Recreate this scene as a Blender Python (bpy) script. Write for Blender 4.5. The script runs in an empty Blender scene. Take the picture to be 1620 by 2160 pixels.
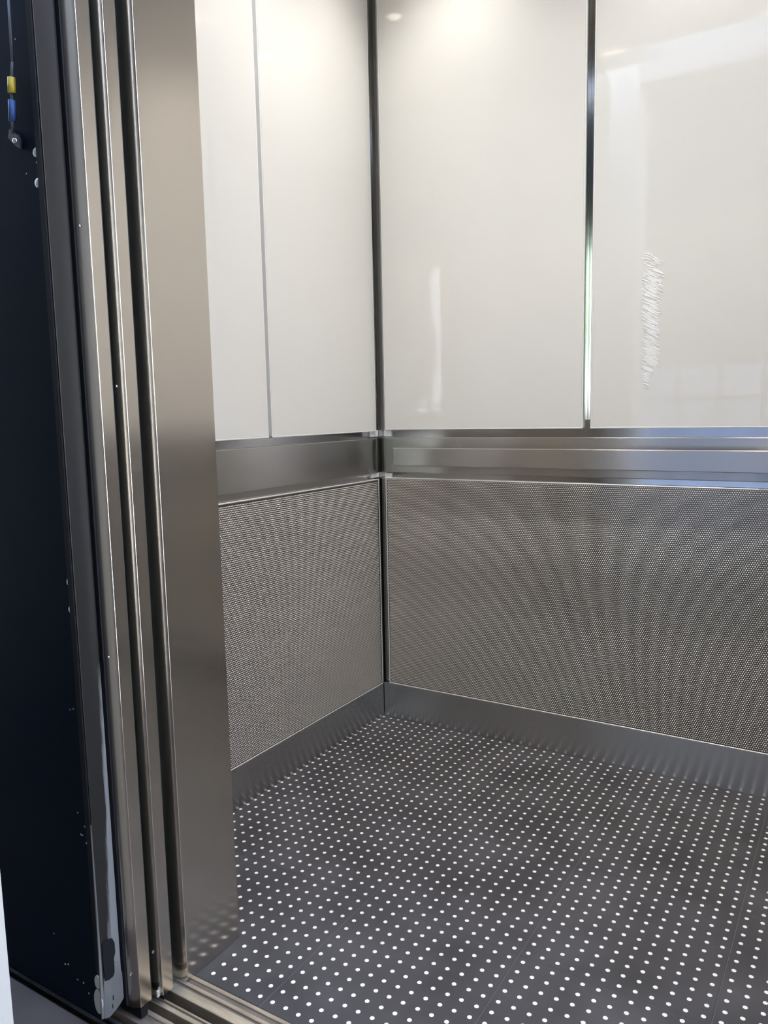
import bpy, bmesh, math, random
import numpy as np
from mathutils import Matrix, Vector, noise

random.seed(7)
U = 0.03                      # one floor-dot pitch in metres; every coordinate below is in dot pitches
SC = bpy.context.scene
COL = SC.collection

# ------------------------------------------------------------------ camera
def make_camera():
    f, yaw, pitch, roll = 1653.45, -0.5553, 0.12757, -0.02071
    pos = (46.452, -75.414, 35.907)
    cy, sy, cp, sp = math.cos(yaw), math.sin(yaw), math.cos(pitch), math.sin(pitch)
    fwd = Vector((sy * cp, cy * cp, -sp)); right = Vector((cy, -sy, 0)); up = right.cross(fwd)
    r2 = math.cos(roll) * right + math.sin(roll) * up
    u2 = -math.sin(roll) * right + math.cos(roll) * up
    cam = bpy.data.cameras.new('camera'); o = bpy.data.objects.new('camera', cam); COL.objects.link(o)
    cam.sensor_fit = 'VERTICAL'; cam.sensor_height = 36.0; cam.lens = f / 2160 * 36.0
    cam.clip_start = 0.02; cam.clip_end = 300
    m = Matrix.Identity(4)
    for i in range(3):
        m[i][0], m[i][1], m[i][2], m[i][3] = r2[i], u2[i], -fwd[i], pos[i] * U
    o.matrix_world = m
    SC.camera = o
make_camera()

# ------------------------------------------------------------------ sky, portals, exposure
SKY_STRENGTH = 22.0
SPOT_POWER = 30.5
SPOT_COLOR = (1.0, 0.975, 0.935)
w = bpy.data.worlds.new('world'); SC.world = w; w.use_nodes = True
nt = w.node_tree; nt.nodes.clear()
wo = nt.nodes.new('ShaderNodeOutputWorld'); bg = nt.nodes.new('ShaderNodeBackground')
tc = nt.nodes.new('ShaderNodeTexCoord'); sep = nt.nodes.new('ShaderNodeSeparateXYZ'); rp = nt.nodes.new('ShaderNodeValToRGB')
rp.color_ramp.elements[0].position = 0.0; rp.color_ramp.elements[0].color = (0.92, 0.95, 1.0, 1)
rp.color_ramp.elements[1].position = 0.9; rp.color_ramp.elements[1].color = (0.38, 0.58, 1.0, 1)
nt.links.new(tc.outputs['Generated'], sep.inputs[0]); nt.links.new(sep.outputs['Z'], rp.inputs[0])
nt.links.new(rp.outputs[0], bg.inputs['Color']); bg.inputs['Strength'].default_value = SKY_STRENGTH
nt.links.new(bg.outputs[0], wo.inputs[0])

WINDOWS = [  # openings of the landing hall: ('y', x0, x1, z0, z1) in the wall y=-200, ('x', y0, y1, z0, z1) in the wall x=-120
    ('y', -85, -32, 30, 84), ('y', -22, 30, 0.5, 50), ('y', 90, 112, 34, 92), ('x', -188, -150, 30, 84)]
for ax, a0, a1, z0, z1 in WINDOWS:
    L = bpy.data.lights.new('window_portal', 'AREA'); L.shape = 'RECTANGLE'
    L.size = (a1 - a0) * U; L.size_y = (z1 - z0) * U; L.cycles.is_portal = True
    o = bpy.data.objects.new('window_portal', L); COL.objects.link(o)
    if ax == 'y':
        o.location = ((a0 + a1) / 2 * U, -200 * U, (z0 + z1) / 2 * U); o.rotation_euler = (math.pi / 2, 0, math.pi)
    else:
        o.location = (-120 * U, (a0 + a1) / 2 * U, (z0 + z1) / 2 * U); o.rotation_euler = (math.pi / 2, 0, math.pi / 2)
SC.view_settings.view_transform = 'Standard'; SC.view_settings.look = 'None'
SC.view_settings.gamma = 1.0; SC.view_settings.use_curve_mapping = False
SC.view_settings.exposure = -0.04
SC.cycles.use_denoising = True; SC.cycles.sample_clamp_indirect = 30.0
SC.cycles.max_bounces = 12; SC.cycles.glossy_bounces = 8; SC.cycles.diffuse_bounces = 6

# ------------------------------------------------------------------ materials
def mat(name):
    m = bpy.data.materials.new(name); m.use_nodes = True
    return m, m.node_tree, m.node_tree.nodes['Principled BSDF']

def plain(name, col, rough=0.5, metal=0.0, spec=0.5, var=0.0, vscale=8.0, stretch=(1, 1, 1), bump=0.0):
    m, t, p = mat(name)
    p.inputs['Base Color'].default_value = (*col, 1); p.inputs['Roughness'].default_value = rough
    p.inputs['Metallic'].default_value = metal; p.inputs['Specular IOR Level'].default_value = spec
    if var or bump:
        c = t.nodes.new('ShaderNodeTexCoord'); mp = t.nodes.new('ShaderNodeMapping'); n = t.nodes.new('ShaderNodeTexNoise')
        mp.inputs['Scale'].default_value = stretch
        n.inputs['Scale'].default_value = vscale; n.inputs['Detail'].default_value = 5
        t.links.new(c.outputs['Object'], mp.inputs[0]); t.links.new(mp.outputs[0], n.inputs['Vector'])
        if var:
            r = t.nodes.new('ShaderNodeValToRGB')
            r.color_ramp.elements[0].position = 0.3; r.color_ramp.elements[1].position = 0.7
            r.color_ramp.elements[0].color = (*[max(0, x * (1 - var)) for x in col], 1)
            r.color_ramp.elements[1].color = (*[min(1, x * (1 + var)) for x in col], 1)
            t.links.new(n.outputs['Fac'], r.inputs[0]); t.links.new(r.outputs[0], p.inputs['Base Color'])
        if bump:
            b = t.nodes.new('ShaderNodeBump'); b.inputs['Strength'].default_value = bump; b.inputs['Distance'].default_value = 0.001
            t.links.new(n.outputs['Fac'], b.inputs['Height']); t.links.new(b.outputs[0], p.inputs['Normal'])
    return m

def steel(name, col=(0.53, 0.51, 0.49), rough=0.25, aniso=0.9, rot=0.25, grain=0.015):
    """brushed stainless: U runs along the brushing"""
    m, t, p = mat(name)
    p.inputs['Metallic'].default_value = 1.0
    p.inputs['Anisotropic'].default_value = aniso; p.inputs['Anisotropic Rotation'].default_value = rot
    tg = t.nodes.new('ShaderNodeTangent'); tg.direction_type = 'UV_MAP'; tg.uv_map = 'UVMap'
    t.links.new(tg.outputs[0], p.inputs['Tangent'])
    uv = t.nodes.new('ShaderNodeUVMap'); uv.uv_map = 'UVMap'
    mp = t.nodes.new('ShaderNodeMapping')
    mp.inputs['Scale'].default_value = (900, 6, 1) if rot == 0 else (6, 900, 1)
    n = t.nodes.new('ShaderNodeTexNoise'); n.inputs['Scale'].default_value = 1.0; n.inputs['Detail'].default_value = 3
    t.links.new(uv.outputs[0], mp.inputs[0]); t.links.new(mp.outputs[0], n.inputs['Vector'])
    r = t.nodes.new('ShaderNodeMapRange')
    r.inputs['To Min'].default_value = rough - grain; r.inputs['To Max'].default_value = rough + grain
    t.links.new(n.outputs['Fac'], r.inputs['Value']); t.links.new(r.outputs[0], p.inputs['Roughness'])
    n2 = t.nodes.new('ShaderNodeTexNoise'); n2.inputs['Scale'].default_value = 2.5; n2.inputs['Detail'].default_value = 4
    t.links.new(uv.outputs[0], n2.inputs['Vector'])
    cr = t.nodes.new('ShaderNodeValToRGB')
    cr.color_ramp.elements[0].position = 0.35; cr.color_ramp.elements[1].position = 0.65
    cr.color_ramp.elements[0].color = (*[c * 0.98 for c in col], 1); cr.color_ramp.elements[1].color = (*col, 1)
    t.links.new(n2.outputs['Fac'], cr.inputs[0]); t.links.new(cr.outputs[0], p.inputs['Base Color'])
    return m

M = {}
M['glass'] = plain('back_painted_white_glass', (0.785, 0.77, 0.735), rough=0.03, spec=0.65, var=0.006, vscale=3)
M['steel_h'] = steel('brushed_steel_horizontal')
M['steel_v'] = steel('brushed_steel_vertical', col=(0.69, 0.64, 0.58), rough=0.2, aniso=0.6, rot=0.0)
M['steel_rail'] = steel('satin_steel_rail', col=(0.58, 0.555, 0.54), rough=0.26, aniso=0.9)
M['steel_base'] = steel('brushed_steel_baseboard', col=(0.54, 0.54, 0.55), rough=0.245, aniso=0.93)
M['recess'] = steel('polished_steel_reveal', col=(0.50, 0.49, 0.48), rough=0.14, aniso=0.4)
M['texmetal'] = plain('dimpled_steel', (0.27, 0.24, 0.222), rough=0.32, metal=1.0)
M['rim'] = plain('bright_rim', (0.84, 0.84, 0.83), rough=0.38, metal=0.35)
M['dimple'] = plain('pale_dimple_tops', (0.87, 0.83, 0.79), rough=0.42, metal=0.9)  # domes paler than the sheet they rise from
M['glassrim'] = plain('pale_glass_edge', (0.88, 0.88, 0.87), rough=0.35, metal=0.1)
M['chrome'] = plain('polished_bracket', (0.85, 0.85, 0.86), rough=0.12, metal=1.0)
M['clip'] = plain('reflection_white_clip', (0.92, 0.93, 0.95), rough=0.3, metal=0.0)
M['rubber'] = plain('dark_rubber_tile', (0.060, 0.057, 0.062), rough=0.42, spec=0.45, var=0.3, vscale=6.0, bump=0.05)
M['dot'] = plain('cream_inlaid_dot', (0.80, 0.78, 0.72), rough=0.5, var=0.08, vscale=40)
M['joint'] = plain('tile_joint', (0.10, 0.097, 0.103), rough=0.7)
M['sill'] = plain('worn_aluminium_sill', (0.46, 0.40, 0.31), rough=0.42, metal=0.75, var=0.3, vscale=30, stretch=(0.3, 2, 1), bump=0.15)
M['sill_low'] = plain('dirty_sill_groove', (0.16, 0.135, 0.115), rough=0.65, metal=0.3, var=0.35, vscale=40, stretch=(0.4, 2, 1))
M['sill_dark'] = plain('dark_groove', (0.02, 0.02, 0.022), rough=0.8)
M['sill_land'] = plain('grimy_landing_sill', (0.045, 0.045, 0.05), rough=0.6, metal=0.3, var=0.4, vscale=30)
M['backing'] = plain('dark_reflection_backing', (0.045, 0.05, 0.05), rough=0.5)
M['navy'] = plain('dark_navy_paint', (0.0024, 0.0078, 0.019), rough=0.5, spec=0.06, var=0.12, vscale=6)
M['black'] = plain('matt_black', (0.008, 0.009, 0.012), rough=0.6, spec=0.2)
M['bolt'] = plain('zinc_bolt', (0.55, 0.56, 0.52), rough=0.45, metal=0.3)
M['zinc'] = plain('galvanised_steel', (0.20, 0.205, 0.21), rough=0.42, metal=0.5, var=0.2, vscale=25, stretch=(1, 1, 0.3))
M['wallpaint'] = plain('white_hall_paint', (0.52, 0.505, 0.475), rough=0.7, var=0.02, vscale=3)
M['stone'] = plain('reflection_wall_grey', (0.115, 0.115, 0.125), rough=0.8, var=0.2, vscale=1.5)
M['hallwall'] = plain('grey_hall_paint', (0.30, 0.29, 0.28), rough=0.7, var=0.04, vscale=3)
M['pavement'] = plain('pale_pavement', (0.56, 0.58, 0.62), rough=0.8, var=0.1, vscale=2)
M['hallfloor'] = plain('dark_landing_concrete', (0.058, 0.042, 0.035), rough=0.6, var=0.35, vscale=4, bump=0.1)
M['ceil'] = plain('grey_metal_ceiling', (0.42, 0.42, 0.42), rough=0.35, metal=0.5)
M['yellow'] = plain('yellow_tape', (0.42, 0.32, 0.03), rough=0.5)
M['blue'] = plain('blue_tape', (0.02, 0.06, 0.20), rough=0.5)
M['wire'] = plain('grey_cable', (0.045, 0.055, 0.065), rough=0.5)
M['bracket'] = plain('grey_bracket', (0.10, 0.11, 0.12), rough=0.5, metal=0.3)
M['glint'] = plain('white_glint', (0.95, 0.95, 0.95), rough=0.35, spec=0.6)  # white colour stands for a bright reflection in the glass
M['leaf'] = plain('green_foliage', (0.16, 0.27, 0.07), rough=0.7, var=0.5, vscale=3)
M['bark'] = plain('bark', (0.06, 0.045, 0.03), rough=0.9)
M['lawn'] = plain('lawn', (0.10, 0.16, 0.04), rough=0.9, var=0.3, vscale=2)
M['flake'] = plain('pale_speck', (0.55, 0.55, 0.56), rough=0.6)

def worn_black():
    """black paint over galvanised steel: the paint has come off low down and along the far edge"""
    m, t, p = mat('worn_black_paint')
    c = t.nodes.new('ShaderNodeTexCoord'); mp = t.nodes.new('ShaderNodeMapping'); mp.inputs['Scale'].default_value = (40, 40, 3.0)
    n = t.nodes.new('ShaderNodeTexNoise'); n.inputs['Scale'].default_value = 1.0; n.inputs['Detail'].default_value = 6; n.inputs['Roughness'].default_value = 0.65
    t.links.new(c.outputs['Object'], mp.inputs[0]); t.links.new(mp.outputs[0], n.inputs['Vector'])
    sp = t.nodes.new('ShaderNodeSeparateXYZ'); t.links.new(c.outputs['Object'], sp.inputs[0])
    # wear from the foot of the post up to about 20 pitches, growing toward the far edge (+y)
    hz = t.nodes.new('ShaderNodeMapRange'); hz.inputs['From Min'].default_value = 1.5 * U; hz.inputs['From Max'].default_value = 30 * U
    hz.inputs['To Min'].default_value = 0.50; hz.inputs['To Max'].default_value = -0.25
    t.links.new(sp.outputs['Z'], hz.inputs['Value'])
    hy = t.nodes.new('ShaderNodeMapRange'); hy.inputs['From Min'].default_value = -48.77 * U; hy.inputs['From Max'].default_value = -47.45 * U
    hy.inputs['To Min'].default_value = -0.42; hy.inputs['To Max'].default_value = 0.27
    t.links.new(sp.outputs['Y'], hy.inputs['Value'])
    a1 = t.nodes.new('ShaderNodeMath'); a1.operation = 'ADD'; t.links.new(hz.outputs[0], a1.inputs[0]); t.links.new(hy.outputs[0], a1.inputs[1])
    a2 = t.nodes.new('ShaderNodeMath'); a2.operation = 'ADD'; t.links.new(a1.outputs[0], a2.inputs[0]); t.links.new(n.outputs['Fac'], a2.inputs[1])
    st = t.nodes.new('ShaderNodeMapRange'); st.inputs['From Min'].default_value = 0.70; st.inputs['From Max'].default_value = 0.84
    t.links.new(a2.outputs[0], st.inputs['Value'])
    mx = t.nodes.new('ShaderNodeMix'); mx.data_type = 'RGBA'
    mx.inputs['A'].default_value = (0.013, 0.0125, 0.013, 1); mx.inputs['B'].default_value = (0.19, 0.195, 0.20, 1)
    t.links.new(st.outputs[0], mx.inputs['Factor']); t.links.new(mx.outputs['Result'], p.inputs['Base Color'])
    p.inputs['Roughness'].default_value = 0.38; p.inputs['Specular IOR Level'].default_value = 0.4
    return m
M['worn'] = worn_black()

def emit(name, col, s):
    m, t, p = mat(name)
    p.inputs['Emission Color'].default_value = (*col, 1); p.inputs['Emission Strength'].default_value = s
    p.inputs['Base Color'].default_value = (0.8, 0.8, 0.8, 1)
    return m
M['lamp'] = emit('lamp_lens', (1.0, 0.92, 0.8), 80.0)

M['joint_steel'] = plain('polished_joint_steel', (0.34, 0.34, 0.33), rough=0.13, metal=1.0)
M['hall_lamp'] = emit('hall_lamp_lens', (1.0, 0.72, 0.42), 60.0)

# ------------------------------------------------------------------ mesh helpers
class MB:
    """collects shapes (in pitches) into one mesh; uv: U horizontal along the face, V up"""
    def __init__(s): s.bm = bmesh.new()
    def box(s, x0, x1, y0, y1, z0, z1, bev=0.0, seg=2):
        b = bmesh.new()
        bmesh.ops.create_cube(b, size=1.0)
        for v in b.verts:
            v.co = Vector(((x0 + x1) / 2 + v.co.x * (x1 - x0), (y0 + y1) / 2 + v.co.y * (y1 - y0), (z0 + z1) / 2 + v.co.z * (z1 - z0)))
        if bev: bmesh.ops.bevel(b, geom=list(b.edges), offset=bev, segments=seg, affect='EDGES', profile=0.5)
        s._add(b); return s
    def prism(s, pts, z0, z1):
        """vertical prism from an xy outline"""
        b = bmesh.new(); n = len(pts)
        lo = [b.verts.new((x, y, z0)) for x, y in pts]; hi = [b.verts.new((x, y, z1)) for x, y in pts]
        for i in range(n): b.faces.new((lo[i], lo[(i + 1) % n], hi[(i + 1) % n], hi[i]))
        b.faces.new(list(reversed(lo))); b.faces.new(hi)
        bmesh.ops.recalc_face_normals(b, faces=list(b.faces)); s._add(b); return s
    def cyl(s, p0, p1, r0, r1=None, n=12):
        r1 = r0 if r1 is None else r1
        p0, p1 = Vector(p0), Vector(p1); d = (p1 - p0); L = d.length; b = bmesh.new()
        bmesh.ops.create_cone(b, cap_ends=True, segments=n, radius1=r0, radius2=r1, depth=L)
        q = d.to_track_quat('Z', 'Y')
        for v in b.verts: v.co = q @ v.co + (p0 + p1) / 2
        s._add(b); return s
    def dome(s, c, r, h, axis, n=10, rings=3):
        b = bmesh.new(); q = Vector(axis).to_track_quat('Z', 'Y'); prev = None
        for k in range(rings + 1):
            a = k / rings * math.pi / 2
            if k == rings: ring = [b.verts.new(q @ Vector((0, 0, h)) + Vector(c))]
            else: ring = [b.verts.new(q @ Vector((r * math.cos(a) * math.cos(2 * math.pi * i / n), r * math.cos(a) * math.sin(2 * math.pi * i / n), h * math.sin(a))) + Vector(c)) for i in range(n)]
            if prev:
                for i in range(n):
                    if len(ring) == 1: b.faces.new((prev[i], prev[(i + 1) % n], ring[0]))
                    else: b.faces.new((prev[i], prev[(i + 1) % n], ring[(i + 1) % n], ring[i]))
            prev = ring
        for f in b.faces: f.smooth = True
        s._add(b); return s
    def _add(s, b):
        me = bpy.data.meshes.new('t'); b.to_mesh(me); b.free(); s.bm.from_mesh(me); bpy.data.meshes.remove(me)
    def build(s, name, m, parent=None, smooth=False, auto=False):
        uv = s.bm.loops.layers.uv.new('UVMap')
        for f in s.bm.faces:
            n = f.normal
            for l in f.loops:
                c = l.vert.co
                if abs(n.x) >= abs(n.y) and abs(n.x) >= abs(n.z): l[uv].uv = (c.y * U, c.z * U)
                elif abs(n.y) >= abs(n.z): l[uv].uv = (c.x * U, c.z * U)
                else: l[uv].uv = (c.x * U, c.y * U)
            if smooth or auto: f.smooth = True
        if auto:
            for e in s.bm.edges:
                if len(e.link_faces) == 2 and e.calc_face_angle() > 0.5: e.smooth = False
        for v in s.bm.verts: v.co *= U
        me = bpy.data.meshes.new(name); s.bm.to_mesh(me); s.bm.free()
        me.materials.append(m)
        o = link(name, me, parent)
        if auto:
            wn = o.modifiers.new('weighted_normal', 'WEIGHTED_NORMAL'); wn.keep_sharp = True; wn.weight = 100
        return o

def link(name, me, parent=None):
    o = bpy.data.objects.new(name, me); COL.objects.link(o)
    if parent is not None: o.parent = parent
    return o
def empty(name):
    return link(name, None)
def struct(o): o['kind'] = 'structure'; return o
def tag(o, label, cat, group=None, kind=None):
    o['label'] = label; o['category'] = cat
    if group: o['group'] = group
    if kind: o['kind'] = kind
    return o
def box(name, m, parent, *a, **k): return MB().box(*a, **k).build(name, m, parent)

# ------------------------------------------------------------------ cab dimensions
YB, XL, XR = 0.56, -1.21, 70.0        # faces of the back, left and right panels
CEIL = 90.0

# ------------------------------------------------------------------ car floor: rubber tiles with inlaid dots
def make_floor():
    fl = struct(box('floor', M['joint'], None, -1.6, 70.4, -42.66, 0.9, -1.5, -0.03))
    tw, pitch = 11.93, 11.93 / 12
    cam = Vector((46.45, -75.41, 35.9))
    rad = 0.147
    bd = bmesh.new()
    bmesh.ops.create_circle(bd, cap_ends=True, segments=14, radius=rad * U)
    me_dot = bpy.data.meshes.new('inlaid_dot')
    g = bmesh.ops.extrude_face_region(bd, geom=list(bd.faces))
    for v in [e for e in g['geom'] if isinstance(e, bmesh.types.BMVert)]: v.co.z += 0.012 * U
    bd.normal_update(); bd.to_mesh(me_dot); bd.free(); me_dot.materials.append(M['dot'])
    dots = []
    tiles = {}
    for ix in range(-1, 6):
        sx0 = 4.47 + ix * tw; sx1 = sx0 + tw
        for iy in range(-4, 1):
            y1 = -6.47 + 12 + iy * 12; y0 = y1 - 12
            cx0, cx1 = max(sx0, -1.3), min(sx1, 70.1); cy0, cy1 = max(y0, -42.66), min(y1, 0.55)
            if y0 < -42: cy0 = -42.66
            if cx1 - cx0 < 0.2 or cy1 - cy0 < 0.2: continue
            g = 0.028
            dz = random.uniform(-0.012, 0.0)
            tl = box('floor_tile', M['rubber'], fl, cx0 + g, cx1 - g, cy0 + g * 0.5, cy1 - g * 0.5, -0.5, dz, bev=0.02, seg=1)
            tiles[(ix, iy)] = tl
            for i in range(12):
                for j in range(12):
                    x = sx0 + (i + 0.5) * pitch + random.gauss(0, 0.012); y = y0 + (j + 0.53) + random.gauss(0, 0.012)
                    if x < cx0 + 0.05 or x > cx1 - 0.15 or y < cy0 + 0.15 or y > cy1 - 0.2: continue
                    if x < 11.16 and y < -38.25: continue
                    dots.append((ix, iy, x, y, dz))
    vis = []
    for d in dots:
        # roughly inside the picture and not behind the door column
        r = Vector((d[2], d[3], 0)) - cam
        a = math.atan2(r.x, r.y)
        if -1.02 < a < -0.10: vis.append((r.length, d))
    vis.sort(key=lambda t: t[0])
    near = [d for _, d in vis[:300]]; ns = set(near)
    for ix, iy, x, y, dz in near:
        o = link('inlaid_dot', me_dot, tiles[(ix, iy)]); o.location = (x * U, y * U, (dz - 0.004) * U)
        o.rotation_euler.z = random.uniform(0, 6)
    rest = {}
    for d in dots:
        if d not in ns: rest.setdefault((d[0], d[1]), []).append(d)
    for k, ds in rest.items():
        V, F = [], []
        for _, _, x, y, dz in ds:
            b = len(V)
            for z in (dz - 0.004, dz + 0.008):
                for q in range(12):
                    V.append(((x + rad * math.cos(q * math.pi / 6)) * U, (y + rad * math.sin(q * math.pi / 6)) * U, z * U))
            F.append([b + 12 + q for q in range(12)])
            for q in range(12): F.append([b + q, b + (q + 1) % 12, b + 12 + (q + 1) % 12, b + 12 + q])
        me = bpy.data.meshes.new('inlaid_dots'); me.from_pydata(V, [], F); me.materials.append(M['dot'])
        o = link('inlaid_dots', me, tiles[k]); o['kind'] = 'stuff'
make_floor()

# ------------------------------------------------------------------ dimpled sheet: thousands of little domes, one mesh
def dimples(name, parent, axis, fixed, a0, a1, z0, z1, sgn):
    """axis 'y': sheet at y=fixed running in x from a0 to a1, domes toward sgn*y; axis 'x' likewise in y"""
    pa, pz, r, h = 0.2, 0.189, 0.067, 0.048
    nz = int((z1 - z0) / pz); na = int((a1 - a0) / pa)
    A, Z = np.meshgrid(np.arange(na), np.arange(nz))
    A = a0 + pa * 0.35 + (A + 0.5 * (Z % 2)) * pa; Zc = z0 + pz * 0.6 + Z * pz
    A = A.ravel(); Zc = Zc.ravel(); ok = A < a1 - 0.05; A, Zc = A[ok], Zc[ok]
    n = 6; th = np.arange(n) * 2 * np.pi / n
    ta = np.concatenate([r * np.cos(th), 0.62 * r * np.cos(th + np.pi / n), [0]])
    tz = np.concatenate([r * np.sin(th), 0.62 * r * np.sin(th + np.pi / n), [0]])
    thh = np.concatenate([np.zeros(n), np.full(n, 0.72 * h), [h]])
    nv = len(ta); N = len(A)
    ca = A[:, None] + ta; cz = Zc[:, None] + tz; ch = fixed + sgn * np.broadcast_to(thh, ca.shape)
    co = np.stack([ca, ch, cz], -1) if axis == 'y' else np.stack([ch, ca, cz], -1)
    tri = []
    for i in range(n):
        j = (i + 1) % n
        tri += [(i, j, n + i), (j, n + j, n + i), (n + i, n + j, 2 * n)]
    tri = np.array(tri)
    flip = (axis == 'y' and sgn > 0) or (axis == 'x' and sgn < 0)
    if flip: tri = tri[:, ::-1]
    idx = (np.arange(N)[:, None, None] * nv + tri).reshape(-1)
    me = bpy.data.meshes.new(name); me.vertices.add(N * nv); me.vertices.foreach_set('co', (co * U).astype(np.float32).ravel())
    nt_ = len(idx) // 3
    me.loops.add(nt_ * 3); me.loops.foreach_set('vertex_index', idx.astype(np.int32))
    me.polygons.add(nt_); me.polygons.foreach_set('loop_start', np.arange(nt_, dtype=np.int32) * 3)
    me.polygons.foreach_set('use_smooth', np.ones(nt_, dtype=bool))
    me.update(); me.validate(); me.materials.append(M['dimple'])
    o = link(name, me, parent); o['kind'] = 'stuff'
    return o

def rim_frame(parent, name, m, axis, f0, f1, a0, a1, z0, z1, t):
    mb = MB()
    for (p0, p1, q0, q1) in ((a0, a1, z0, z0 + t), (a0, a1, z1 - t, z1), (a0, a0 + t, z0 + t, z1 - t), (a1 - t, a1, z0 + t, z1 - t)):
        if axis == 'y': mb.box(p0, p1, f0, f1, q0, q1, bev=t * 0.25, seg=1)
        else: mb.box(f0, f1, p0, p1, q0, q1, bev=t * 0.25, seg=1)
    return mb.build(name, m, parent)

# ------------------------------------------------------------------ back wall
def make_back_wall():
    wb = struct(box('wall_back', M['recess'], None, -1.9, 70.7, YB + 0.42, YB + 1.5, -1.5, CEIL))
    edges = [-0.19, 22.28, 23.31, 45.75, 46.78, 69.2]
    glasses = []
    for k in range(3):
        x0, x1 = edges[2 * k], edges[2 * k + 1]
        g = box('glass_panel', M['glass'], wb, x0, x1, YB, YB + 0.3, 33.98, CEIL - 0.5, bev=0.03, seg=1)
        mb = MB()
        for a in (x0 - 0.13, x1 + 0.01): mb.box(a, a + 0.12, YB + 0.02, YB + 0.42, 33.86, CEIL - 0.5)
        mb.box(x0 - 0.13, x1 + 0.13, YB - 0.03, YB + 0.42, 33.84, 33.975, bev=0.03)
        mb.build('edge_channel', M['glassrim'], g); glasses.append(g)
        # polished strip down the joint beside the panel
        if k < 2:
            mb = MB()
            for c0, c1 in ((x1 + 0.20, x1 + 0.505), (x1 + 0.525, x1 + 0.83)):
                w_ = c1 - c0      # each half is a shallow bend turned a little to the right
                arc = [(c0 + w_ * t, YB + 0.24 + w_ * (0.335 * t + 0.02 * t * t)) for t in [i / 8 for i in range(9)]]
                mb.prism([(c1, YB + 0.44), (c0, YB + 0.44)] + arc, 34.7, CEIL - 0.5)
            mb.build('joint_strip', M['joint_steel'], wb, auto=True)
    # lower dimpled panel, its rim, and the plain band behind the rail
    lp = box('dimpled_panel', M['texmetal'], wb, -0.38, 69.2, YB + 0.02, YB + 0.34, 4.17, 28.42)
    rim_frame(lp, 'panel_rim', M['rim'], 'y', YB - 0.03, YB + 0.3, -0.40, 69.22, 4.10, 28.44, 0.12)
    dimples('dimples', lp, 'y', YB + 0.02, -0.2, 69.05, 4.28, 28.30, -1)
    box('rail_band', M['steel_h'], wb, -0.42, 69.3, YB, YB + 0.34, 29.03, 32.98, bev=0.07)
    return wb, glasses
wall_back, back_glass = make_back_wall()

def make_glint_streaks():
    """bright hall reflection modelled as streaks of white film on the right glass panel"""
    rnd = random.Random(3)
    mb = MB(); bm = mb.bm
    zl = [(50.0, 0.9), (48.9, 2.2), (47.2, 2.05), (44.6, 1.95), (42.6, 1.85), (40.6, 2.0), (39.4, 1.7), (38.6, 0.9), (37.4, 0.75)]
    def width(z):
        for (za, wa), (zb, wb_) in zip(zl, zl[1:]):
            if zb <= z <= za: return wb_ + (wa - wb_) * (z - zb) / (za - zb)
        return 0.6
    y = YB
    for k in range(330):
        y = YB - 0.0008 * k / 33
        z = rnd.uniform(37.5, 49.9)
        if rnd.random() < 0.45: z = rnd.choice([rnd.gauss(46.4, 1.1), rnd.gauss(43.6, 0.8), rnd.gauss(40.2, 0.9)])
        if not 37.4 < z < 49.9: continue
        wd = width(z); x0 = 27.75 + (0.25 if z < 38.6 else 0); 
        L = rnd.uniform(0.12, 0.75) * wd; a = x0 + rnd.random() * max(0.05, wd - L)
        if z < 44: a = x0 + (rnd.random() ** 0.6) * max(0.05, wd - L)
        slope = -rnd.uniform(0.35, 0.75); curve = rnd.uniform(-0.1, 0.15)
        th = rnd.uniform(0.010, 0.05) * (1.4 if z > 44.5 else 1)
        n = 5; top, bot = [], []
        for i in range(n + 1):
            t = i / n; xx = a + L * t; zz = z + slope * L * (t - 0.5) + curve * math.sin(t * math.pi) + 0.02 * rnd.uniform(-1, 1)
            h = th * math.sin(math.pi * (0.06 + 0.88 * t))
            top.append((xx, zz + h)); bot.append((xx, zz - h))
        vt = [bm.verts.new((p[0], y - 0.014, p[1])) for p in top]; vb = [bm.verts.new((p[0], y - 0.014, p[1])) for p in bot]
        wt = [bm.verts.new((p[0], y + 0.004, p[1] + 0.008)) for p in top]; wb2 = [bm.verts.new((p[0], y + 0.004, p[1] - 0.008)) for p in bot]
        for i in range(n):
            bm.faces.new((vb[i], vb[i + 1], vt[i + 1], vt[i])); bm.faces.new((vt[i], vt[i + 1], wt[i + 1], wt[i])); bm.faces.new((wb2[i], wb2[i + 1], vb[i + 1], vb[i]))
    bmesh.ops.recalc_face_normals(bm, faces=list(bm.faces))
    o = mb.build('glint_streaks', M['glint'], back_glass[1]); o['label'] = 'hall reflection built as streaky white film patch on the glass'; o['kind'] = 'stuff'
make_glint_streaks()

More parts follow.
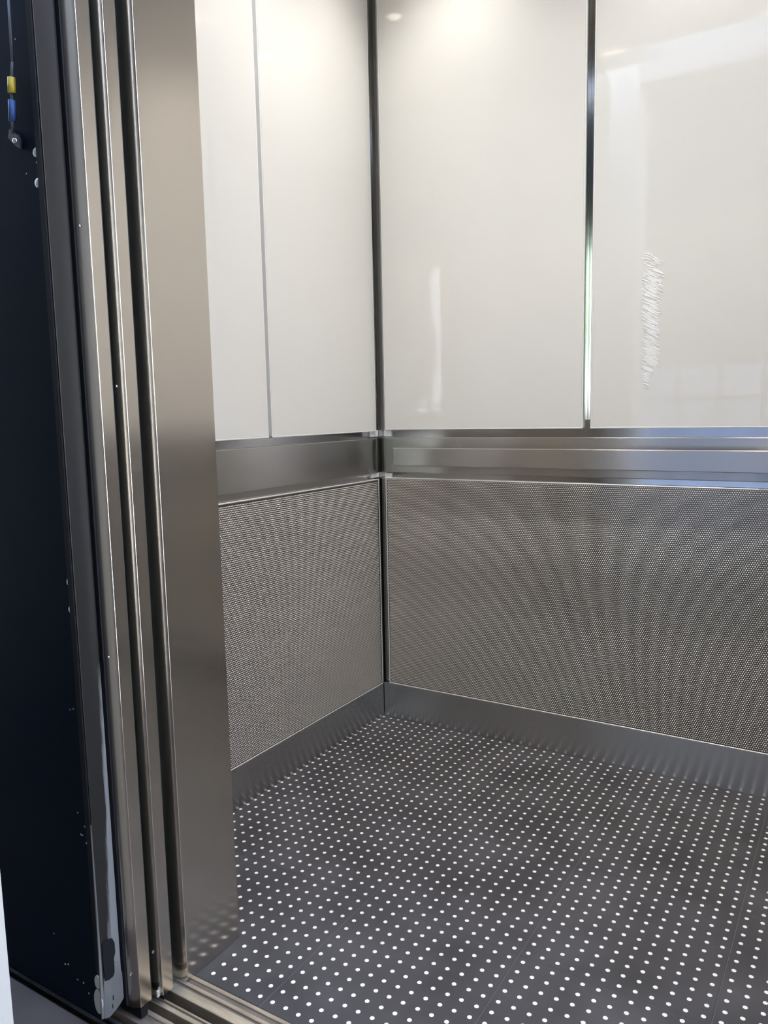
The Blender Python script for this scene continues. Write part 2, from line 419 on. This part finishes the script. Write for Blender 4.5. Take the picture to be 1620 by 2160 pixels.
# ------------------------------------------------------------------ left and right walls
def make_side_wall(name, xf, sgn):
    """xf: face of the panels; sgn +1 when the cab lies toward +x"""
    def X(a, b):
        p, q = xf - sgn * a, xf - sgn * b
        return (min(p, q), max(p, q))
    ws = struct(box(name, M['recess'], None, *X(0.42, 1.5), -42.4, YB + 0.4, -1.5, CEIL))
    yy = [(-18.03, 0.0), (-38.2, -18.78)]
    for k, (y0, y1) in enumerate(yy):
        g = box('glass_panel', M['glass'], ws, *X(0.0, 0.3), y0, y1, 33.82, CEIL - 0.5, bev=0.03, seg=1)
        mb = MB()
        for a in (y0 - 0.13, y1 + 0.01): mb.box(*X(0.02, 0.42), a, a + 0.12, 33.7, CEIL - 0.5)
        mb.box(*X(-0.03, 0.42), y0 - 0.13, y1 + 0.13, 33.68, 33.815, bev=0.03)
        mb.build('edge_channel', M['glassrim'], g)
    lp = box('dimpled_panel', M['texmetal'], ws, *X(0.02, 0.34), -38.2, 0.42, 4.02, 28.24)
    rim_frame(lp, 'panel_rim', M['rim'], 'x', *X(-0.03, 0.3), -38.22, 0.44, 3.95, 28.26, 0.12)
    if sgn > 0: dimples('dimples', lp, 'x', xf - sgn * 0.02, -38.1, 0.3, 4.12, 28.12, sgn)
    box('rail_band', M['steel_h'], ws, *X(0.0, 0.34), -38.3, 0.30, 28.95, 32.9, bev=0.07)
    return ws
wall_left = make_side_wall('wall_left', XL, 1)
wall_right = make_side_wall('wall_right', XR, -1)

# corner trims: clips at the two reveals, reflected brightness put in their white colour
for z0, z1 in ((33.08, 33.78), (28.42, 28.93)):
    MB().box(-0.62, 0.32, YB + 0.24, YB + 0.43, z0, z1, bev=0.04).build('corner_clip', M['clip'], wall_back)
    MB().box(XL - 0.43, XL - 0.24, -0.75, 0.90, z0, z1, bev=0.04).build('corner_clip', M['clip'], wall_left)

struct(box('baseboard_back', M['steel_base'], None, -1.15, 70.0, YB - 0.02, YB + 0.40, -0.05, 4.09, bev=0.03))
struct(box('baseboard_left', M['steel_base'], None, XL - 0.40, XL + 0.02, -38.4, YB - 0.03, -0.05, 3.93, bev=0.03))
struct(box('baseboard_right', M['steel_base'], None, XR - 0.02, XR + 0.40, -38.4, YB - 0.03, -0.05, 3.93, bev=0.03))

# ------------------------------------------------------------------ handrail on the back wall
def make_handrail():
    h = tag(empty('handrail'), 'flat brushed steel handrail bar along the back wall below the white glass', 'handrail')
    box('rail_bar', M['steel_rail'], h, 1.87, 67.0, -1.5, -1.08, 29.97, 31.92, bev=0.07)
    for x in (7.3, 38.0, 61.5):
        mb = MB().box(x, x + 1.25, -1.09, -0.6, 30.2, 31.6, bev=0.05).box(x + 0.15, x + 1.1, -0.62, YB - 0.12, 30.35, 31.45, bev=0.05).box(x, x + 1.25, YB - 0.14, YB - 0.002, 30.2, 31.6, bev=0.03)
        mb.build('rail_bracket', M['steel_rail'], h)
make_handrail()

# ------------------------------------------------------------------ cab front: return columns, header, ceiling
def bend(x1, y0):
    """outline of a soft sheet-metal bend: a slow curve of 35 degrees, then a tight one on to 90"""
    R_, r_, t0 = 1.5, 0.07, math.radians(35)
    cx = x1 - r_ - (R_ - r_) * math.sin(t0)
    out = [(cx + R_ * math.sin(t0 * k / 8), y0 + R_ - R_ * math.cos(t0 * k / 8)) for k in range(9)]
    ax, ay = x1 - r_, y0 + R_ - (R_ - r_) * math.cos(t0)
    return out + [(ax + r_ * math.sin(t), ay - r_ * math.cos(t)) for t in [t0 + (math.pi / 2 - t0) * k / 8 for k in range(1, 9)]]

def make_front():
    def rounded(x0, x1, y0, y1, corner):
        pts = [(x0, y0)] + bend(x1, y0) + [(x1, y1), (x0, y1)]
        if corner == 'r': pts = [(x0 + x1 - x, y) for x, y in pts]
        return pts
    fr = struct(MB().prism(rounded(-2.0, 11.0, -43.55, -38.45, 'l'), 0.012, CEIL).build('wall_front', M['steel_v'], None, auto=True))
    MB().prism(rounded(57.0, 71.2, -43.55, -38.45, 'r'), 0.012, CEIL).build('return_column', M['steel_v'], fr, auto=True)
    MB().box(11.0, 57.0, -43.5, -38.5, 84.0, CEIL).build('header_panel', M['steel_v'], fr)
make_front()
ceiling = struct(box('ceiling', M['ceil'], None, -2.0, 71.2, -43.5, YB + 1.5, CEIL, CEIL + 2))

def make_downlights():
    k = 0
    names = {0: 'near the back wall', 1: 'in the middle row'}
    cols = {10.0: 'left', 32.4: 'centre', 55.0: 'right'}
    for j, y in enumerate((-9.3, -23.6)):
        for x in (10.0, 32.4, 55.0):
            d = tag(empty('ceiling_downlight'), 'small round recessed downlight, %s one %s of the cab ceiling' % (cols[x], names[j]), 'light', 'cab ceiling downlights')
            mb = MB()
            n = 20; b = mb.bm
            prof = [(1.45, 0.0), (1.45, -0.12), (1.1, -0.12), (0.95, -0.02)]
            rings = [[b.verts.new((x + rr * math.cos(2 * math.pi * i / n), y + rr * math.sin(2 * math.pi * i / n), CEIL + zz)) for i in range(n)] for rr, zz in prof]
            for a, c in zip(rings, rings[1:]):
                for i in range(n): b.faces.new((a[i], a[(i + 1) % n], c[(i + 1) % n], c[i]))
            bmesh.ops.recalc_face_normals(b, faces=list(b.faces))
            mb.build('trim_ring', M['chrome'], d, smooth=True)
            MB().cyl((x, y, CEIL - 0.04), (x, y, CEIL - 0.005), 0.95, n=20).build('lens', M['lamp'], d)
            L = bpy.data.lights.new('lamp', 'SPOT'); L.energy = SPOT_POWER; L.color = SPOT_COLOR
            L.spot_size = math.radians(104); L.spot_blend = 1.0; L.shadow_soft_size = 0.85 * U
            o = bpy.data.objects.new('lamp', L); COL.objects.link(o); o.location = (x * U, y * U, (CEIL - 0.95) * U); o.parent = d
make_downlights()

def hall_lights():
    names = ['leftmost', 'second from the left', 'third from the left', 'rightmost']
    for i, x in enumerate((2, 23, 44, 65)):
        y = -110; d = tag(empty('hall_downlight'), 'warm round landing hall ceiling light, %s of four in a row' % names[i], 'light', 'landing hall ceiling lights')
        MB().cyl((x, y, 111.3), (x, y, 112.0), 3.2, n=20).build('trim_ring', M['rim'], d)
        MB().cyl((x, y, 111.1), (x, y, 111.32), 2.7, n=20).build('lens', M['hall_lamp'], d)
hall_lights()

# ------------------------------------------------------------------ car doors (two stacked leaves) and the sills
def door_leaf(name, y0, y1, zb, label, rivets):
    x1 = 11.0
    pts = [(-34.0, y0)] + bend(x1, y0)
    pts += [(x1, y1 - 0.08), (x1 - 0.08, y1), (-34.0, y1)]
    d = tag(MB().prism(pts, zb, 84.5).build(name, M['steel_v'], None, auto=True), label, 'door', 'sliding car door leaves')
    box('reflection_backing', M['backing'], d, -34.0, 10.92, y1, y1 + 0.03, zb + 0.1, 84.3)  # unseen dark sheet added to darken the reflection in the face behind it
    for x, z in rivets: MB().dome((x, y0 + 0.01, z), 0.075, 0.06, (0, -1, 0)).build('rivet', M['chrome'], d)
    return d
leaf_front = door_leaf('sliding_door_leaf', -47.33, -46.13, 0.8, 'open steel car door leaf nearest the landing, beside the worn black door edge', [(10.55, 45.9), (10.55, 22.5), (10.6, 3.0)])
MB().box(9.2, 10.26, -47.44, -47.325, 0.9, 84.0, bev=0.03).build('dark_face_strip', M['black'], leaf_front)  # thin black strip along the leaf face
MB().box(9.2, 10.95, -47.0, -46.5, 0.05, 0.8).build('guide_shoe', M['black'], leaf_front)
leaf_back = door_leaf('sliding_door_leaf', -45.6, -44.42, 0.4, 'open steel car door leaf between the front leaf and the wide front column', [(10.55, 37.6), (10.6, 3.3)])
MB().box(9.4, 10.9, -45.2, -44.8, 0.0, 0.4).build('guide_shoe', M['black'], leaf_back)
MB().box(10.74, 10.9, -45.66, -45.45, 0.42, 0.85, bev=0.05).build('edge_guide', M['bolt'], leaf_back)

def make_sill():
    s = tag(empty('car_door_sill'), 'worn ridged metal sill track in front of the dotted floor', 'door sill')
    X0, X1 = -8.0, 72.0
    box('sill_base', M['sill_dark'], s, X0, X1, -47.35, -42.68, -1.6, -0.75)
    ridges = [(-42.98, -42.70, 0.0), (-43.60, -43.32, 0.0), (-44.46, -43.80, 0.0), (-45.25, -45.10, 0.0), (-45.66, -45.34, -0.03), (-46.52, -46.2, -0.02), (-47.3, -46.78, -0.05)]
    for y0, y1, z in ridges: box('sill_ridge', M['sill'] if y0 > -47 else M['sill_low'], s, X0, X1, y0, y1, -0.8, z, bev=0.03, seg=1)
    for y0, y1, z in [(-43.32, -42.98, -0.10), (-43.80, -43.60, -0.12), (-45.34, -45.25, -0.12), (-46.78, -46.52, -0.10)]:
        box('sill_groove', M['sill_low'], s, X0, X1, y0, y1, -0.8, z)
    l = tag(empty('landing_door_sill'), 'grimy dark metal landing sill below the navy door panel', 'door sill')
    box('sill_base', M['sill_dark'], l, -60, 72.0, -48.80, -47.45, -2.4, -1.4)
    for y0, y1, z in [(-47.75, -47.5, -0.35), (-48.2, -47.95, -0.40), (-48.62, -48.42, -0.5)]: box('sill_ridge', M['sill_land'], l, -60, 72, y0, y1, -1.5, z, bev=0.03, seg=1)
make_sill()

# ------------------------------------------------------------------ landing door: navy panel with a worn black leading edge
def make_landing_door():
    d = tag(empty('landing_door_leaf'), 'dark navy landing door leaf with worn black steel edge at the far left', 'door')
    box('face_panel', M['navy'], d, -55.0, 9.72, -48.62, -48.45, 0.5, 88.0, bev=0.03, seg=1)
    MB().box(9.60, 10.0, -48.77, -47.47, 1.36, 88.0, bev=0.035).build('edge_channel', M['worn'], d)
    MB().box(9.53, 9.93, -48.86, -48.775, 1.8, 88.0, bev=0.02, seg=1).build('edge_strip', M['black'], d)
    # bare flange and gib plate at the foot of the edge
    mb = MB(); b = mb.bm
    out = [(-48.83, 1.0), (-48.55, 0.86), (-47.95, 1.05), (-47.62, 1.25), (-47.46, 1.38), (-47.46, 3.0), (-47.72, 3.9), (-48.45, 4.2), (-48.74, 3.4), (-48.83, 2.0)]
    f0 = [b.verts.new((10.05, y, z)) for y, z in out]; f1 = [b.verts.new((9.9, y, z)) for y, z in out]
    n = len(out)
    b.faces.new(f0); b.faces.new(list(reversed(f1)))
    for i in range(n): b.faces.new((f0[i], f1[i], f1[(i + 1) % n], f0[(i + 1) % n]))
    bmesh.ops.recalc_face_normals(b, faces=list(b.faces))
    gp = mb.build('foot_plate', M['zinc'], d); gp['label'] = 'bare scuffed steel foot plate'
    for y, z in ((-48.2, 1.9), (-48.28, 1.4)): MB().box(10.03, 10.062, y - 0.03, y + 0.03, z - 0.14, z + 0.14).build('slot', M['black'], gp)
    mb = MB(); b = mb.bm     # dark scab of paint left above the foot plate
    out = [(-48.70, 3.30), (-48.40, 3.18), (-48.08, 3.22), (-47.98, 3.45), (-47.96, 4.3), (-47.84, 4.6), (-47.85, 5.2), (-47.98, 5.55), (-48.35, 5.72), (-48.71, 5.62)]
    f0 = [b.verts.new((10.065, y, z)) for y, z in out]; f1 = [b.verts.new((9.99, y, z)) for y, z in out]
    n = len(out); b.faces.new(f0)
    for i in range(n): b.faces.new((f0[i], f1[i], f1[(i + 1) % n], f0[(i + 1) % n]))
    bmesh.ops.recalc_face_normals(b, faces=list(b.faces))
    mb.build('paint_patch', M['black'], d)
    mb = MB(); b = mb.bm     # flange bent outward at the foot, tapering away upward
    prof = [(1.02, 0.20), (1.6, 0.20), (3.0, 0.16), (5.0, 0.10), (8.0, 0.07), (13.0, 0.03)]
    ring = [[b.verts.new(v) for v in ((10.02, -48.80, z), (9.98, -48.80 - wd, z), (9.90, -48.80 - wd, z), (9.90, -48.76, z))] for z, wd in prof]
    for p_, q_ in zip(ring, ring[1:]):
        for i in range(4): b.faces.new((p_[i], p_[(i + 1) % 4], q_[(i + 1) % 4], q_[i]))
    b.faces.new(ring[0]); b.faces.new(ring[-1])
    bmesh.ops.recalc_face_normals(b, faces=list(b.faces))
    mb.build('bent_flange', M['zinc'], d)
    mb = MB(); b = mb.bm     # two pale ears of a door gib behind the flange
    for zc, hh, ww, dx in ((2.0, 0.78, 0.36, 9.66), (3.25, 0.42, 0.24, 9.70)):
        ns = 16
        f0 = [b.verts.new((dx + ww * math.cos(2 * math.pi * i / ns), -48.95, zc + hh * math.sin(2 * math.pi * i / ns))) for i in range(ns)]
        f1 = [b.verts.new((v.co.x, -48.87, v.co.z)) for v in f0]
        b.faces.new(f0); b.faces.new(list(reversed(f1)))
        for i in range(ns): b.faces.new((f0[i], f1[i], f1[(i + 1) % ns], f0[(i + 1) % ns]))
    bmesh.ops.recalc_face_normals(b, faces=list(b.faces))
    mb.build('door_gib', M['bolt'], d)
    for x, z in ((9.2, 49.5), (9.17, 48.0), (9.38, 26.95), (9.38, 25.4)): MB().dome((x, -48.62, z), 0.235, 0.07, (0, -1, 0), n=16).build('bolt_head', M['bolt'], d)
    rnd = random.Random(5)
    specks = [(118, 480), (60, 130)]
    for x, z, s in [(8.2, 55.2, .05), (9.3, 55.0, .05), (9.2, 49.0, .05), (8.3, 48.6, .04), (8.9, 19.6, .05), (9.3, 19.4, .06), (8.6, 19.5, .04), (8.6, 13.3, .05), (9.15, 12.6, .05), (8.75, 12.0, .06), (8.9, 12.0, .05), (9.2, 11.6, .06), (6.3, 2.9, .07), (6.6, 3.0, .07), (7.4, 2.3, .06), (7.95, 2.3, .07), (8.4, 1.8, .06), (5.4, 4.6, .05)]:
        MB().dome((x, -48.62, z), s, 0.02, (0, -1, 0), n=6, rings=2).build('paint_chip', M['flake'], d)
make_landing_door()

# cable with coloured sleeves and a bolted bracket hanging before the navy panel
def make_cable():
    c = tag(empty('hanging_cable'), 'thin dark cable with yellow and blue sleeves hanging at the upper left', 'cable')
    y = -48.9
    mb = MB()
    pts = [(8.36, y, 88), (8.32, y, 57), (8.24, y, 54), (8.0, y, 52.9), (7.95, y, 51.8), (7.78, y, 50.6)]
    for a, b in zip(pts, pts[1:]): mb.cyl(a, b, 0.07, n=8)
    mb.build('cable_core', M['wire'], c, smooth=True)
    MB().cyl((8.06, y, 53.28), (8.0, y, 52.55), 0.20, n=12).build('yellow_sleeve', M['yellow'], c, smooth=True)['label'] = 'yellow sleeve'
    MB().cyl((7.96, y, 52.2), (7.88, y, 51.2), 0.19, n=12).build('blue_sleeve', M['blue'], c, smooth=True)['label'] = 'blue sleeve'
    k = tag(empty('cable_bracket'), 'small grey bent bracket with a shiny bolt below the blue sleeve', 'bracket')
    mb = MB(); b = mb.bm
    out = [(7.22, 50.55), (7.38, 50.95), (7.62, 50.72), (7.95, 50.6), (8.12, 50.3), (8.1, 49.85), (7.85, 50.0), (7.6, 50.2)]
    f0 = [b.verts.new((x, -48.8, z)) for x, z in out]; f1 = [b.verts.new((x, -48.61, z)) for x, z in out]; n = len(out)
    b.faces.new(f0); b.faces.new(list(reversed(f1)))
    for i in range(n): b.faces.new((f0[i], f1[i], f1[(i + 1) % n], f0[(i + 1) % n]))
    bmesh.ops.recalc_face_normals(b, faces=list(b.faces)); mb.build('plate', M['bracket'], k)
    MB().dome((7.8, -48.79, 50.28), 0.15, 0.14, (0, -1, 0), n=12).build('bolt', M['chrome'], k)
make_cable()

# ------------------------------------------------------------------ landing hall behind the camera (seen in the reflections)
struct(box('floor', M['hallfloor'], None, -120, 150, -200, -48.86, -4, 0.0))
struct(box('ceiling', M['hallwall'], None, -120, 150, -200, -56, 112, 114))
hw = struct(box('wall_hall', M['wallpaint'], None, -120, 12.97, -62, -55.99, 0.02, 112, bev=0.05))
box('wall_section', M['hallwall'], hw, 57, 150, -62, -55.99, 0.02, 112)
box('lintel', M['hallwall'], hw, 12.97, 57, -62, -55.99, 86, 112)
struct(box('wall_right', M['hallwall'], None, 150, 152, -200, -56, 0, 112))

def wall_with_openings(name, axis, fixed, a0, a1, ops):
    """ops sorted (a0,a1,z0,z1)"""
    root = empty(name); struct(root)
    def B(p, q, z0, z1):
        if q - p < 0.01 or z1 - z0 < 0.01: return
        if axis == 'y': box('wall_section', M['hallwall'], root, p, q, fixed - 3, fixed, z0, z1)
        else: box('wall_section', M['hallwall'], root, fixed - 3, fixed, p, q, z0, z1)
    cur = a0
    for p, q, z0, z1 in ops:
        B(cur, p, 0, 112); B(p, q, 0, z0); B(p, q, z1, 112); cur = q
    B(cur, a1, 0, 112)
wall_with_openings('wall_window', 'y', -200, -120, 150, [w_[1:] for w_ in WINDOWS if w_[0] == 'y'])
wall_with_openings('wall_left', 'x', -120, -200, -56, [w_[1:] for w_ in WINDOWS if w_[0] == 'x'])
M['frame'] = plain('dark_window_frame', (0.05, 0.05, 0.055), rough=0.4, metal=0.2)
for k, (ax, a0, a1, z0, z1) in enumerate(WINDOWS):
    wn = struct(empty('window_%d' % (k + 1)))
    n = max(2, round((a1 - a0) / 12)); t = 0.7
    def bar(p, q, za, zb, nm):
        if ax == 'y': box(nm, M['frame'], wn, p, q, -201.6, -200.4, za, zb)
        else: box(nm, M['frame'], wn, -121.6, -120.4, p, q, za, zb)
    for i in range(n + 1):
        c = a0 + (a1 - a0) * i / n; bar(max(a0, c - t), min(a1, c + t), z0, z1, 'mullion')
    for zz in (z0 + t, 38, 62, z1 - t): bar(a0, a1, zz - t, zz + t, 'transom')

# garden outside the hall windows
struct(box('ground', M['lawn'], None, -900, 900, -1200, -300, -9, -6))
struct(box('pavement', M['pavement'], None, -900, 900, -300, -203.1, -9, -5.9))
gl = struct(box('ground', M['lawn'], None, -900, -123, -203, 60, -9, -6))
def tree(x, y, h, r, seed, label):
    t = tag(empty('garden_tree'), label, 'tree', 'garden trees outside the hall windows')
    MB().cyl((x, y, -6), (x, y, h * 0.55), r * 0.09, r * 0.05, n=10).build('trunk', M['bark'], t)
    b = bmesh.new(); bmesh.ops.create_icosphere(b, subdivisions=4, radius=1.0)
    for v in b.verts:
        d = 1 + 0.35 * noise.noise(v.co * 2.2 + Vector((seed, 0, 0))) + 0.22 * noise.noise(v.co * 7 + Vector((0, seed, 0)))
        v.co = Vector((x + v.co.x * r * d, y + v.co.y * r * d, h * 0.62 + v.co.z * h * 0.42 * d))
    mb = MB(); mb._add(b); mb.build('crown', M['leaf'], t)
tree(2, -385, 150, 62, 1.0, 'broad bushy green tree outside the door window behind the landing')
def reflection_wall():  # unseen wall added to block the sky gap and tone the reflections
    g = tag(empty('reflection_wall'), 'long grey wall added between pavement and trees to hide sky in reflections', 'wall')
    box('wall_panel', M['stone'], g, -170, 130, -309, -302, -5.9, 66)
    box('reflection_wall_top', M['stone'], g, -171, 131, -310, -301, 66, 68, bev=0.3)
reflection_wall()
tree(-165, -385, 150, 56, 7.0, 'tall green tree outside the left rear hall window')
tree(150, -368, 150, 25, 8.0, 'slim green tree left of the tall one outside the right hall window')
tree(218, -360, 150, 30, 2.0, 'tall green tree outside the right hall window')
tree(112, -440, 90, 26, 3.0, 'low green tree between the two rear hall windows')
tree(-250, -205, 130, 52, 4.0, 'broad green tree outside the left hall window')
tree(-275, -80, 90, 40, 5.0, 'small green tree outside the left hall window')
